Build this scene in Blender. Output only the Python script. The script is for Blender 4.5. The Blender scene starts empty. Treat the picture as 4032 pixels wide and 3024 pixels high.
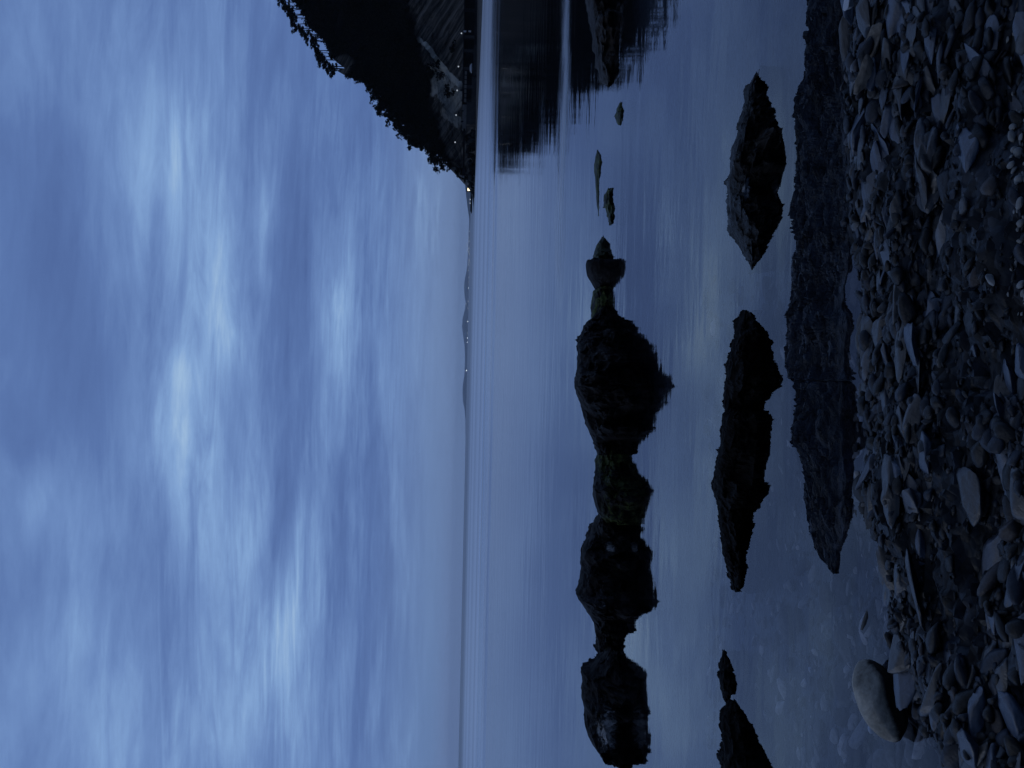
import bpy, bmesh, math, random
import numpy as np
from mathutils import Matrix, Vector, noise
R = math.radians
random.seed(7); rng = np.random.default_rng(11)
sc = bpy.context.scene
C = sc.collection

# ------------------------------------------------------------------ camera (phone held sideways: frame rolled a quarter turn)
H = 1.5
PITCH, ROLL, FPX = R(3.42), 0.0218, 3000.0
fwd = Vector((0, math.cos(PITCH), -math.sin(PITCH)))
up0 = Vector((0, math.sin(PITCH), math.cos(PITCH)))
rt0 = Vector((1, 0, 0))
rt = rt0 * math.cos(ROLL) + up0 * math.sin(ROLL)
up = up0 * math.cos(ROLL) - rt0 * math.sin(ROLL)
IR, IU = -up, rt                                   # image right, image up
cam = bpy.data.objects.new("camera", bpy.data.cameras.new("camera"))
C.objects.link(cam)
m = Matrix((IR, IU, -fwd)).transposed().to_4x4()
m.translation = Vector((0, 0, H))
cam.matrix_world = m
cam.data.sensor_width = 36; cam.data.lens = FPX / 4032 * 36
cam.data.clip_start = 0.05; cam.data.clip_end = 40000
sc.camera = cam
sc.view_settings.view_transform = 'Standard'; sc.view_settings.look = 'None'
sc.view_settings.gamma = 1; sc.view_settings.exposure = 0.0

def ray(sx, sy):
    return fwd + IR * ((sx - 2016) / FPX) + IU * ((1512 - sy) / FPX)
def gpt(sx, sy, z=0.0):                            # where a line of sight meets the level z
    d = ray(sx, sy); t = (z - H) / d.z
    return Vector((d.x * t, d.y * t, z))
def dpt(sx, sy, Y):                                # where it reaches distance Y
    d = ray(sx, sy); t = Y / d.y
    return Vector((d.x * t, Y, H + d.z * t))

def lin(c):
    return tuple(((x / 255) / 12.92 if x / 255 <= .04045 else ((x / 255 + .055) / 1.055) ** 2.4) for x in c)

# ------------------------------------------------------------------ node helper
class NT:
    def __init__(s, tree):
        s.t = tree; s.t.nodes.clear()
    def n(s, typ, **kw):
        nd = s.t.nodes.new(typ)
        for k, v in kw.items():
            if k.startswith('i_'):
                s.inp(nd, k[2:], v)
            else:
                setattr(nd, k, v)
        return nd
    def inp(s, nd, k, v):
        sock = nd.inputs[int(k)] if k.isdigit() else nd.inputs[k.replace('_', ' ')]
        if isinstance(v, bpy.types.NodeSocket): s.t.links.new(v, sock)
        elif isinstance(v, bpy.types.Node): s.t.links.new(v.outputs[0], sock)
        else:
            if isinstance(v, tuple) and len(v) == 3 and sock.type == 'RGBA': v = (*v, 1)
            sock.default_value = v
    def m(s, op, a, b=0.0, c=None, clamp=False):
        nd = s.t.nodes.new('ShaderNodeMath'); nd.operation = op; nd.use_clamp = clamp
        s.inp(nd, '0', a); s.inp(nd, '1', b)
        if c is not None: s.inp(nd, '2', c)
        return nd.outputs[0]
    def vm(s, op, a, b=(0, 0, 0)):
        nd = s.t.nodes.new('ShaderNodeVectorMath'); nd.operation = op
        s.inp(nd, '0', a); s.inp(nd, '1', b)
        return nd.outputs[0]
    def mix(s, f, a, b, blend='MIX'):
        nd = s.t.nodes.new('ShaderNodeMix'); nd.data_type = 'RGBA'; nd.blend_type = blend
        s.inp(nd, '0', f); s.inp(nd, '6', a); s.inp(nd, '7', b)
        return nd.outputs[2]
    def ramp(s, f, stops, interp='LINEAR'):
        nd = s.t.nodes.new('ShaderNodeValToRGB'); s.inp(nd, '0', f)
        cr = nd.color_ramp; cr.interpolation = interp
        while len(cr.elements) < len(stops): cr.elements.new(.5)
        for e, (p, c) in zip(cr.elements, stops):
            e.position = p; e.color = (*c, 1) if isinstance(c, tuple) else (c, c, c, 1)
        return nd.outputs[0]
    def ss(s, x, a, b):                            # smoothstep
        nd = s.t.nodes.new('ShaderNodeMapRange'); nd.interpolation_type = 'SMOOTHSTEP'
        s.inp(nd, '0', x); s.inp(nd, '1', a); s.inp(nd, '2', b)
        return nd.outputs[0]
    def noise(s, v, scale, detail=4, rough=.5, dist=0.0, out=0):
        nd = s.t.nodes.new('ShaderNodeTexNoise')
        s.inp(nd, 'Vector', v); s.inp(nd, 'Scale', scale); s.inp(nd, 'Detail', detail)
        s.inp(nd, 'Roughness', rough); s.inp(nd, 'Distortion', dist)
        return nd.outputs[out]

# ------------------------------------------------------------------ sky: dusk sky under a streaked cloud layer
def adir(dx, dy):                                  # azimuth and elevation seen at a photograph position
    d = ray(dx * 1.8228, dy * 1.8228)
    return math.atan2(d.x, d.y), math.atan2(d.z, math.hypot(d.x, d.y))
SUN_AZ, SUN_EL = -82.0, 4.0
w = bpy.data.worlds.new("World"); sc.world = w; w.use_nodes = True
N = NT(w.node_tree)
co = N.n('ShaderNodeTexCoord').outputs['Generated']
sep = N.n('ShaderNodeSeparateXYZ', i_0=co)
dx_, dy_, dz_ = sep.outputs
az = N.m('ARCTAN2', dx_, dy_); el = N.m('ARCSINE', dz_)
zc = N.m('ADD', N.m('MAXIMUM', dz_, 0.0), 0.075)
px = N.m('DIVIDE', dx_, zc); py = N.m('DIVIDE', dy_, zc)
pv = N.n('ShaderNodeCombineXYZ', i_0=px, i_1=py, i_2=0.0).outputs[0]
warp = N.noise(pv, 0.55, 4, .55, 0, 1)
wv = N.vm('MULTIPLY', N.vm('SUBTRACT', warp, (.5, .5, .5)), (.42, .14, 0))
ae = N.n('ShaderNodeCombineXYZ', i_0=az, i_1=el, i_2=0.0).outputs[0]
aew = N.n('ShaderNodeSeparateXYZ', i_0=N.vm('ADD', ae, wv))
aw, ew = aew.outputs[0], aew.outputs[1]
# (photo x, photo y, half height, half width in photo units, amount)
blobs = [(405, 800, 32, 80, .26), (455, 610, 30, 130, .26), (475, 700, 34, 100, .22), (395, 900, 46, 150, .24), (425, 760, 85, 420, .14),
         (420, 1030, 60, 150, .22), (480, 1180, 60, 140, .26), (545, 1300, 60, 140, .20), (606, 1440, 26, 150, .38), (585, 1400, 70, 220, .16),
         (570, 490, 15, 110, .26), (440, 480, 60, 160, .16), (922, 490, 13, 130, .34), (735, 700, 34, 110, .26), (790, 780, 60, 200, .12),
         (330, 160, 130, 260, .20), (370, 330, 70, 160, .20), (840, 1560, 18, 90, .26), (850, 1180, 26, 150, .20), (690, 1420, 26, 150, .12),
         (930, 850, 30, 260, .10), (640, 1180, 14, 130, .24), (250, 1500, 130, 170, .16), (420, 1560, 130, 150, .18), (60, 1080, 40, 110, .12), (150, 1150, 100, 120, .10), (700, 1180, 20, 120, .14),
         (130, 640, 120, 330, -.18), (600, 1080, 30, 150, -.20), (640, 480, 34, 280, -.22), (300, 1330, 60, 120, -.14),
         (620, 130, 110, 130, -.12), (610, 850, 40, 260, -.18), (780, 1480, 34, 200, -.20), (800, 330, 45, 180, -.10), (585, 1230, 18, 120, -.22), (760, 1260, 30, 160, -.14),
         (215, 860, 50, 160, -.12), (780, 1080, 30, 130, -.12), (170, 1620, 70, 130, -.10), (860, 330, 14, 190, -.10), (30, 1330, 60, 150, -.14), (30, 950, 40, 100, -.14)]
tot = None
for bx, by, hh, hw, amt in blobs:
    a0, e0 = adir(bx, by)
    sa, se = hw * 1.8228 / FPX * .8, hh * 1.8228 / FPX * .85
    q = N.m('ADD', N.m('POWER', N.m('ABSOLUTE', N.m('MULTIPLY', N.m('SUBTRACT', aw, a0), 1 / sa)), 2.0),
            N.m('POWER', N.m('ABSOLUTE', N.m('MULTIPLY', N.m('SUBTRACT', ew, e0), 1 / se)), 2.0))
    g = N.m('MULTIPLY', N.m('EXPONENT', N.m('MULTIPLY', q, -.7)), amt)
    tot = g if tot is None else N.m('ADD', tot, g)
s1 = N.noise(N.vm('MULTIPLY', pv, (.55, 1.15, 1)), 1.0, 7, .60, .8)
s2 = N.noise(N.vm('MULTIPLY', pv, (.9, 3.4, 1)), 1.6, 8, .68, 1.2)
s3 = N.noise(N.vm('MULTIPLY', N.vm('ADD', ae, (3, 1, 0)), (2.6, 11, 1)), 1.0, 5, .55, .6)
cl = N.m('ADD', N.m('MULTIPLY', N.m('SUBTRACT', s1, .5), 1.0), N.m('MULTIPLY', N.m('SUBTRACT', s2, .5), .55))
cl = N.m('ADD', cl, N.m('MULTIPLY', N.m('SUBTRACT', s3, .5), .55))
fade = N.ss(el, 0.0, .13)
s4 = N.noise(N.vm('MULTIPLY', pv, (1.6, 4.2, 1)), 2.6, 6, .65, .6)
cl = N.m('ADD', cl, N.m('MULTIPLY', N.m('SUBTRACT', s4, .5), .30))
cl = N.m('MULTIPLY', cl, N.m('ADD', .30, N.m('MULTIPLY', fade, .56)))
tot = N.m('MULTIPLY', tot, N.m('ADD', .36, N.m('MULTIPLY', s2, 1.15)))
cl = N.m('ADD', N.m('ADD', N.m('MULTIPLY', cl, 1.1), tot), .345)
col = N.ramp(cl, [(0.0, lin((78, 103, 156))), (.25, lin((90, 118, 172))), (.5, lin((109, 140, 192))), (.75, lin((131, 165, 212))), (1.0, lin((157, 188, 222)))])
hz = N.ss(el, .13, 0.0)
left = N.ss(az, .1, -.5)
hcol = N.mix(left, lin((126, 151, 192)), lin((114, 143, 188)))
col = N.mix(N.m('MULTIPLY', hz, .72), col, hcol)
lo = N.ss(el, .035, .008)
col = N.mix(N.m('MULTIPLY', lo, N.m('MULTIPLY', left, .5)), col, lin((122, 141, 185)))
col = N.mix(N.ss(el, R(33), R(52)), col, lin((92, 105, 130)))      # unseen sky overhead, greyed and dimmed to mute the light on surfaces
sky = N.n('ShaderNodeTexSky', sky_type='NISHITA', sun_disc=False, sun_elevation=R(SUN_EL), sun_rotation=R(SUN_AZ), altitude=0.0, air_density=1.0, dust_density=1.0, ozone_density=3.0)
# unseen sky behind the viewer, darkened to keep the near faces dark
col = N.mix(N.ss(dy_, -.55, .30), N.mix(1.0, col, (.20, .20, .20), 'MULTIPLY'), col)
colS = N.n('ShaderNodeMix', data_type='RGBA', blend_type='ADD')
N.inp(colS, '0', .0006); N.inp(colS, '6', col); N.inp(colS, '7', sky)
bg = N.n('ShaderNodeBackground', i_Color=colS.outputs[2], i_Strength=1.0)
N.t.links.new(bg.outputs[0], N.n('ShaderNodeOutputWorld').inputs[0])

sun = bpy.data.objects.new("sun", bpy.data.lights.new("sun", 'SUN')); C.objects.link(sun)
sun.data.energy = .13; sun.data.angle = R(25); sun.data.color = (.90, .95, 1.0)
sd = Vector((math.sin(R(SUN_AZ)) * math.cos(R(38)), math.cos(R(SUN_AZ)) * math.cos(R(38)), math.sin(R(38))))
sun.rotation_euler = sd.to_track_quat('Z', 'Y').to_euler()

# ------------------------------------------------------------------ materials
def mat(name):
    m_ = bpy.data.materials.new(name); m_.use_nodes = True
    return m_, NT(m_.node_tree)
def finish(Nn, bsdf):
    Nn.t.links.new(bsdf.outputs[0], Nn.n('ShaderNodeOutputMaterial').inputs[0])
def wpos(Nn): return Nn.n('ShaderNodeNewGeometry').outputs['Position']

def rock_mat(name, dark, light, scale=6, rough=.5, spec=.3, moss=0.0, moss_z=(.02, .2), bump=.5, bdist=.02, patch=None, wet_shade=0.0, light_amt=.5, seed=0.0, stretch=(1, 1, 1)):
    m_, n = mat(name); p = N_ = n.vm('MULTIPLY', n.vm('ADD', wpos(n), (seed, seed * .7, 0)), stretch)
    f = n.noise(p, scale, 6, .65, .6)
    f2 = n.noise(p, scale * 4, 5, .7, .3)
    k = n.m('ADD', n.m('MULTIPLY', f, .7), n.m('MULTIPLY', f2, .3))
    c = n.ramp(k, [(.35, dark), (.52, tuple(a * .6 + b * .4 for a, b in zip(dark, light)) if light_amt > .4 else dark), (.72, light)])
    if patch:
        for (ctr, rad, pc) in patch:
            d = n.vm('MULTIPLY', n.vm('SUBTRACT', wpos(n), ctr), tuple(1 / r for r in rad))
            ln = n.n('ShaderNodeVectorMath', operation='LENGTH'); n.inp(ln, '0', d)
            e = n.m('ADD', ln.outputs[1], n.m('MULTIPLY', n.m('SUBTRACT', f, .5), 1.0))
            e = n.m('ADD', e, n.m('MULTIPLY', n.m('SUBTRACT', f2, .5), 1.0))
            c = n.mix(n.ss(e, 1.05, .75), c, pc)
    if moss > 0:
        z = n.n('ShaderNodeSeparateXYZ', i_0=wpos(n)).outputs[2]
        mk = n.ss(n.noise(p, scale * 1.5, 5, .7, .5), .62 - moss * .25, .72 - moss * .2)
        mk = n.m('MULTIPLY', mk, n.ss(z, moss_z[1], moss_z[0]))
        c = n.mix(n.m('MULTIPLY', mk, n.ramp(f2, [(.36, 0.0), (.52, 1.0)])), c, (.10, .13, .045))
    if wet_shade:  # dark band near the waterline: wetness plus painted shade of the underside
        z = n.n('ShaderNodeSeparateXYZ', i_0=wpos(n)).outputs[2]
        c = n.mix(n.ss(n.m('ADD', z, n.m('MULTIPLY', n.m('SUBTRACT', f, .5), .05)), wet_shade + .012, wet_shade - .012), c, (.016, .014, .012))
    b = n.n('ShaderNodeBump', i_Strength=bump, i_Distance=bdist, i_Height=n.m('ADD', n.noise(p, scale * 2.5, 8, .7, .3), n.m('MULTIPLY', n.n('ShaderNodeTexVoronoi', feature='DISTANCE_TO_EDGE', i_Vector=p, i_Scale=scale * 1.6).outputs[0], .6)))
    bs = n.n('ShaderNodeBsdfPrincipled', i_Base_Color=c, i_Roughness=n.m('ADD', rough, n.m('MULTIPLY', n.m('SUBTRACT', f2, .5), .4)), i_Normal=b)
    bs.inputs['Specular IOR Level'].default_value = spec
    finish(n, bs); return m_

def pebble_mat(name, stops, rough=.42, spec=.5, bump=.25, scale=60):
    m_, n = mat(name)
    g = n.n('ShaderNodeNewGeometry'); oi = n.n('ShaderNodeObjectInfo')
    r_ = n.m('FRACT', n.m('ADD', g.outputs['Random Per Island'], oi.outputs['Random']))
    c = n.ramp(r_, stops)
    nz = n.noise(g.outputs['Position'], scale * .5, 5, .7)
    c = n.mix(1.0, c, n.ramp(nz, [(.3, .55), (.7, 1.35)]), 'MULTIPLY')
    b = n.n('ShaderNodeBump', i_Strength=bump, i_Distance=.009, i_Height=n.noise(g.outputs['Position'], scale, 6, .7))
    bs = n.n('ShaderNodeBsdfPrincipled', i_Base_Color=c, i_Roughness=n.m('ADD', rough - .12, n.m('MULTIPLY', nz, .3)), i_Normal=b)
    bs.inputs['Specular IOR Level'].default_value = spec; bs.inputs['IOR'].default_value = 1.62
    finish(n, bs); return m_

def plain(name, c, rough=.7, var=.25, scale=3.0, spec=.3, bump=.2):
    m_, n = mat(name)
    nz = n.noise(wpos(n), scale, 6, .65)
    cc = n.mix(1.0, c, n.ramp(nz, [(.3, 1 - var), (.7, 1 + var)]), 'MULTIPLY')
    b = n.n('ShaderNodeBump', i_Strength=bump, i_Distance=.05 / scale, i_Height=nz)
    bs = n.n('ShaderNodeBsdfPrincipled', i_Base_Color=cc, i_Roughness=rough, i_Normal=b)
    bs.inputs['Specular IOR Level'].default_value = spec
    finish(n, bs); return m_
def glow(name, c, s):
    m_, n = mat(name)
    finish(n, n.n('ShaderNodeEmission', i_Color=c, i_Strength=s)); return m_

# ------------------------------------------------------------------ mesh helpers
def mesh_np(name, V, F, smooth=False, material=None):
    me = bpy.data.meshes.new(name)
    V = np.asarray(V, dtype=np.float32); F = np.asarray(F, dtype=np.int32)
    k = F.shape[1]
    me.vertices.add(len(V)); me.vertices.foreach_set('co', V.ravel())
    me.loops.add(F.size); me.loops.foreach_set('vertex_index', F.ravel())
    me.polygons.add(len(F)); me.polygons.foreach_set('loop_start', np.arange(0, F.size, k, dtype=np.int32))
    me.polygons.foreach_set('loop_total', np.full(len(F), k, dtype=np.int32))
    me.polygons.foreach_set('use_smooth', np.full(len(F), smooth))
    me.update(calc_edges=True); me.validate()
    if material: me.materials.append(material)
    return me
def add(name, me, parent=None, label=None, cat=None, group=None, kind=None, loc=None, rot=None):
    o = bpy.data.objects.new(name, me); C.objects.link(o)
    if parent is not None: o.parent = parent
    if loc is not None: o.location = loc
    if rot is not None: o.rotation_euler = rot
    for k, v in (('label', label), ('category', cat), ('group', group), ('kind', kind)):
        if v: o[k] = v
    return o
def facet(x, y, z, seed=0.0):
    w_ = noise.noise_vector(Vector((x * 1.6 + seed, y * 1.6, z * 1.6))) * .38
    q = Vector((x + seed + w_.x, y + w_.y, z + w_.z)); vd, vp = noise.voronoi(q); c = vp[0]
    a = math.sin(c.x * 12.9898 + c.y * 78.233 + c.z * 37.719) * 43758.5453; a -= math.floor(a)
    b = math.sin(c.x * 39.346 + c.y * 11.135 + c.z * 83.155) * 24634.6345; b -= math.floor(b)
    d = q - c
    return d.x * math.cos(a * 6.283) * .9 + d.y * math.sin(a * 6.283) * .6 + d.z * (b - .5) * 1.8 + (b - .5) * .5
def grid_faces(nu, nv):
    i = np.arange(nu - 1)[:, None] * nv + np.arange(nv - 1)[None, :]
    i = i.ravel()
    return np.stack([i, i + nv, i + nv + 1, i + 1], 1)
def fbm(x, y, z, oct=5, H_=.9, lac=2.1):
    return noise.fractal(Vector((x, y, z)), H_, lac, oct)
def boxes(lst):                                    # lst of (x0,x1,y0,y1,z0,z1) -> arrays
    V, F = [], []
    for (x0, x1, y0, y1, z0, z1) in lst:
        b = len(V)
        V += [(x0, y0, z0), (x1, y0, z0), (x1, y1, z0), (x0, y1, z0), (x0, y0, z1), (x1, y0, z1), (x1, y1, z1), (x0, y1, z1)]
        F += [(b, b + 3, b + 2, b + 1), (b + 4, b + 5, b + 6, b + 7), (b, b + 1, b + 5, b + 4), (b + 1, b + 2, b + 6, b + 5), (b + 2, b + 3, b + 7, b + 6), (b + 3, b, b + 4, b + 7)]
    return V, F
def ico(sub):
    bm = bmesh.new(); bmesh.ops.create_icosphere(bm, subdivisions=sub, radius=1)
    V = np.array([v.co[:] for v in bm.verts]); F = np.array([[v.index for v in f.verts] for f in bm.faces]); bm.free()
    return V, F
ICO = {s: ico(s) for s in (1, 2, 3, 4)}
def stone_shape(sub, r, cuts=9, flat=1.0, hard=.92, rough=.06, angular=.8, seed=0):
    V, F = ICO[sub]; V = V.copy()
    for _ in range(cuts):                          # plane cuts give broken facets
        nrm = r.normal(size=3); nrm /= np.linalg.norm(nrm)
        d = r.uniform(angular - .22, angular + .12)
        k = V @ nrm - d
        V -= np.outer(np.maximum(k, 0), nrm) * hard
    if rough:
        for i in range(len(V)):
            p = V[i]; V[i] *= 1 + rough * noise.fractal(Vector((p[0] * 1.7 + seed, p[1] * 1.7, p[2] * 1.7)), 1, 2, 3)
    return V, F

# ------------------------------------------------------------------ shoreline and ground
shore_px = [(-1500, 3330), (-400, 3340), (0, 3335), (700, 3350), (1100, 3365), (1350, 3385), (1500, 3410), (1700, 3440), (1900, 3452), (2200, 3470), (2500, 3512), (2700, 3570), (2850, 3650), (2950, 3740), (3024, 3830), (3200, 4050)]
_s = sorted([gpt(x, y, 0.0)[:2] for y, x in shore_px])
SX = np.array([p[0] for p in _s]); SY = np.array([p[1] for p in _s])
def shore(x): return np.interp(x, SX, SY)
def gz(x, y):
    s = shore(x) + .045 * math.sin(x * 9 + 1.3) * math.sin(x * 3.1)
    d = s - y
    n_ = fbm(x * 2.2, y * 2.2, .3, 4) * .5
    if y > 30: return -.9 - min((y - 30) * .05, 5.0)
    if d > 0:
        z = .012 + .26 * min(d, .34) - .02 * min(max(d - .34, 0), .5) + .03 * max(d - 1.4, 0)
        r_ = .018 * n_ + .075 * fbm(x * 1.4, y * 4.2, 5, 3)
        if abs(x) < 2.6 and 1.2 < y < 4:
            r_ += .034 * facet(x * 6.5, y * 15, 0, 1.7) + .015 * facet(x * 15, y * 32, 0, 5.1)
        return z + r_ * min(1, .35 + d * 3)
    d = -d
    # trough in front of the ledge on the right, shallow bed on the left
    z = .0 - .075 * (1 - math.exp(-d / .25)) - .022 * d + .02 * n_
    z += .012 * fbm(x * 1.3, y * 6, 2, 3)
    return max(z, -.9 + .05 * n_)
gx = np.concatenate([-np.geomspace(4650, 4.2, 32), np.arange(-4, -2.4, .05), np.arange(-2.4, 2.4, .018), np.arange(2.4, 4.01, .05), np.geomspace(4.2, 4650, 32)])
gy = np.concatenate([[-60, -30, -12, -5, -2, -.5], np.arange(0.4, 1.5, .06), np.arange(1.5, 3.6, .0125), np.arange(3.6, 4.6, .04), np.arange(4.6, 12, .2), np.geomspace(12.5, 4650, 32)])
V = [(x, y, gz(x, y)) for x in gx for y in gy]
m_ground, n = mat('wet_gravel_bed')
p = wpos(n)
nz = n.noise(n.vm('MULTIPLY', p, (1, 1.6, 1)), 3.2, 7, .7, .5)
vor = n.n('ShaderNodeTexVoronoi', i_Vector=n.vm('MULTIPLY', p, (1, 1.7, 1)), i_Scale=26.0)
vor2 = n.n('ShaderNodeTexVoronoi', i_Vector=n.vm('MULTIPLY', p, (1, 1.9, 1)), i_Scale=7.0)
vc = n.n('ShaderNodeSeparateColor', i_0=vor.outputs['Color']).outputs[0]
vc2 = n.n('ShaderNodeSeparateColor', i_0=vor2.outputs['Color']).outputs[0]
k = n.m('ADD', n.m('MULTIPLY', nz, .6), n.m('ADD', n.m('MULTIPLY', vc, .22), n.m('MULTIPLY', vc2, .18)))
c = n.ramp(k, [(.3, (.004, .005, .007)), (.5, (.013, .017, .024)), (.75, (.05, .062, .085))])
b = n.n('ShaderNodeBump', i_Strength=.7, i_Distance=.010, i_Height=n.m('SUBTRACT', nz, n.m('MULTIPLY', vor.outputs[0], .8)))
bs = n.n('ShaderNodeBsdfPrincipled', i_Base_Color=c, i_Roughness=.38, i_Normal=b)
bs.inputs['Specular IOR Level'].default_value = .3
finish(n, bs)
me_g = mesh_np('ground', V, grid_faces(len(gx), len(gy)), True, m_ground); me_g.set_sharp_from_angle(angle=R(35))
add('ground', me_g, kind='structure')

# ------------------------------------------------------------------ water
m_w, n = mat('sea_water')
p = wpos(n); sp = n.n('ShaderNodeSeparateXYZ', i_0=p)
X_, Y_ = sp.outputs[0], sp.outputs[1]
calm = n.ss(n.m('ADD', Y_, n.m('MULTIPLY', n.m('SUBTRACT', n.noise(n.vm('MULTIPLY', p, (.05, .25, 1)), 1.0, 4), .5), 40.0)), 30.0, 80.0)                        # swell beyond the reef
band = n.m('POWER', n.m('ABSOLUTE', n.m('DIVIDE', n.m('SUBTRACT', n.m('ADD', Y_, n.m('MULTIPLY', n.noise(p, .5, 3), 1.6)), 13.3), .55)), 2.0)
band = n.m('MULTIPLY', n.m('EXPONENT', n.m('MULTIPLY', band, -1.0)), n.ss(X_, .8, 3.2))
patch = n.ss(n.noise(n.vm('MULTIPLY', p, (.11, .5, 1)), 1.0, 4, .6, .5), .46, .68)
w1 = n.noise(n.vm('MULTIPLY', p, (.9, 3.0, 1)), 2.2, 4, .55, .4)
w2 = n.noise(n.vm('MULTIPLY', p, (.35, 1.6, 1)), 1.1, 3, .5, .3)
w3 = n.noise(n.vm('MULTIPLY', p, (.05, .28, 1)), 1.0, 4, .6, .2)
w4 = n.noise(n.vm('MULTIPLY', p, (.004, .022, 1)), 1.0, 3, .6, .2)
near = n.ss(Y_, 3.0, 9.0)
a1 = n.m('ADD', .0006, n.m('ADD', n.m('MULTIPLY', n.m('MULTIPLY', near, patch), .0035), n.m('MULTIPLY', band, .02)))
hgt = n.m('ADD', n.m('MULTIPLY', w1, a1), n.m('MULTIPLY', w2, n.m('ADD', .0016, n.m('MULTIPLY', near, .0050))))
hgt = n.m('ADD', hgt, n.m('MULTIPLY', w3, n.m('MULTIPLY', n.ss(Y_, 24.0, 70.0), .12)))
hgt = n.m('ADD', hgt, n.m('MULTIPLY', w4, n.m('MULTIPLY', n.ss(Y_, 40.0, 200.0), 2.2)))
wobY = n.m('ADD', Y_, n.m('MULTIPLY', n.m('SUBTRACT', n.noise(n.vm('MULTIPLY', p, (.02, .02, 1)), 1.0, 3), .5), 5.0))
for yc, hw_, ht in ((47.0, 3.0, .12), (66.0, 4.5, .22), (84.0, 5.0, .30), (125.0, 11.0, .55), (185.0, 17.0, .9), (290.0, 30.0, 1.4)):
    gq = n.m('POWER', n.m('ABSOLUTE', n.m('DIVIDE', n.m('SUBTRACT', wobY, yc), hw_)), 2.0)
    hgt = n.m('ADD', hgt, n.m('MULTIPLY', n.m('EXPONENT', n.m('MULTIPLY', gq, -1.0)), ht))
bmp = n.n('ShaderNodeBump', i_Strength=1.0, i_Distance=1.0, i_Height=hgt)
geo = n.n('ShaderNodeNewGeometry')
dot = n.n('ShaderNodeVectorMath', operation='DOT_PRODUCT'); n.inp(dot, '0', geo.outputs['Incoming']); n.inp(dot, '1', bmp)
cosv = n.m('MAXIMUM', dot.outputs[1], 0.0)
fres = n.m('ADD', .03, n.m('MULTIPLY', n.m('POWER', n.m('SUBTRACT', 1.0, cosv, clamp=True), 3.7), .95))
fres = n.m('MULTIPLY', fres, n.m('SUBTRACT', 1.0, n.m('MULTIPLY', n.ss(Y_, 110.0, 420.0), .42)))
gl = n.n('ShaderNodeBsdfGlossy', i_Color=(.95, .92, .92), i_Normal=bmp)
n.inp(gl, 'Roughness', n.m('ADD', n.m('ADD', n.m('ADD', .02, n.m('MULTIPLY', near, .025)), n.m('MULTIPLY', band, .25)), n.m('MULTIPLY', calm, .30)))
tr = n.n('ShaderNodeBsdfTransparent', i_Color=(.72, .75, .82))
deep = n.n('ShaderNodeBsdfDiffuse', i_Color=(.006, .009, .014))
body = n.n('ShaderNodeMixShader', i_0=n.ss(Y_, 5.5, 11.0)); n.t.links.new(tr.outputs[0], body.inputs[1]); n.t.links.new(deep.outputs[0], body.inputs[2])
mx = n.n('ShaderNodeMixShader', i_0=fres); n.t.links.new(body.outputs[0], mx.inputs[1]); n.t.links.new(gl.outputs[0], mx.inputs[2])
finish(n, mx)
wx = np.concatenate([-np.geomspace(4640, 6, 14), np.geomspace(6, 4640, 14)]); wy = np.concatenate([[0.3], np.geomspace(4, 4640, 18)])
V = [(x, y, 0.0) for x in wx for y in wy]
add('water', mesh_np('water', V, grid_faces(len(wx), len(wy)), True, m_w), kind='structure')

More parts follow.
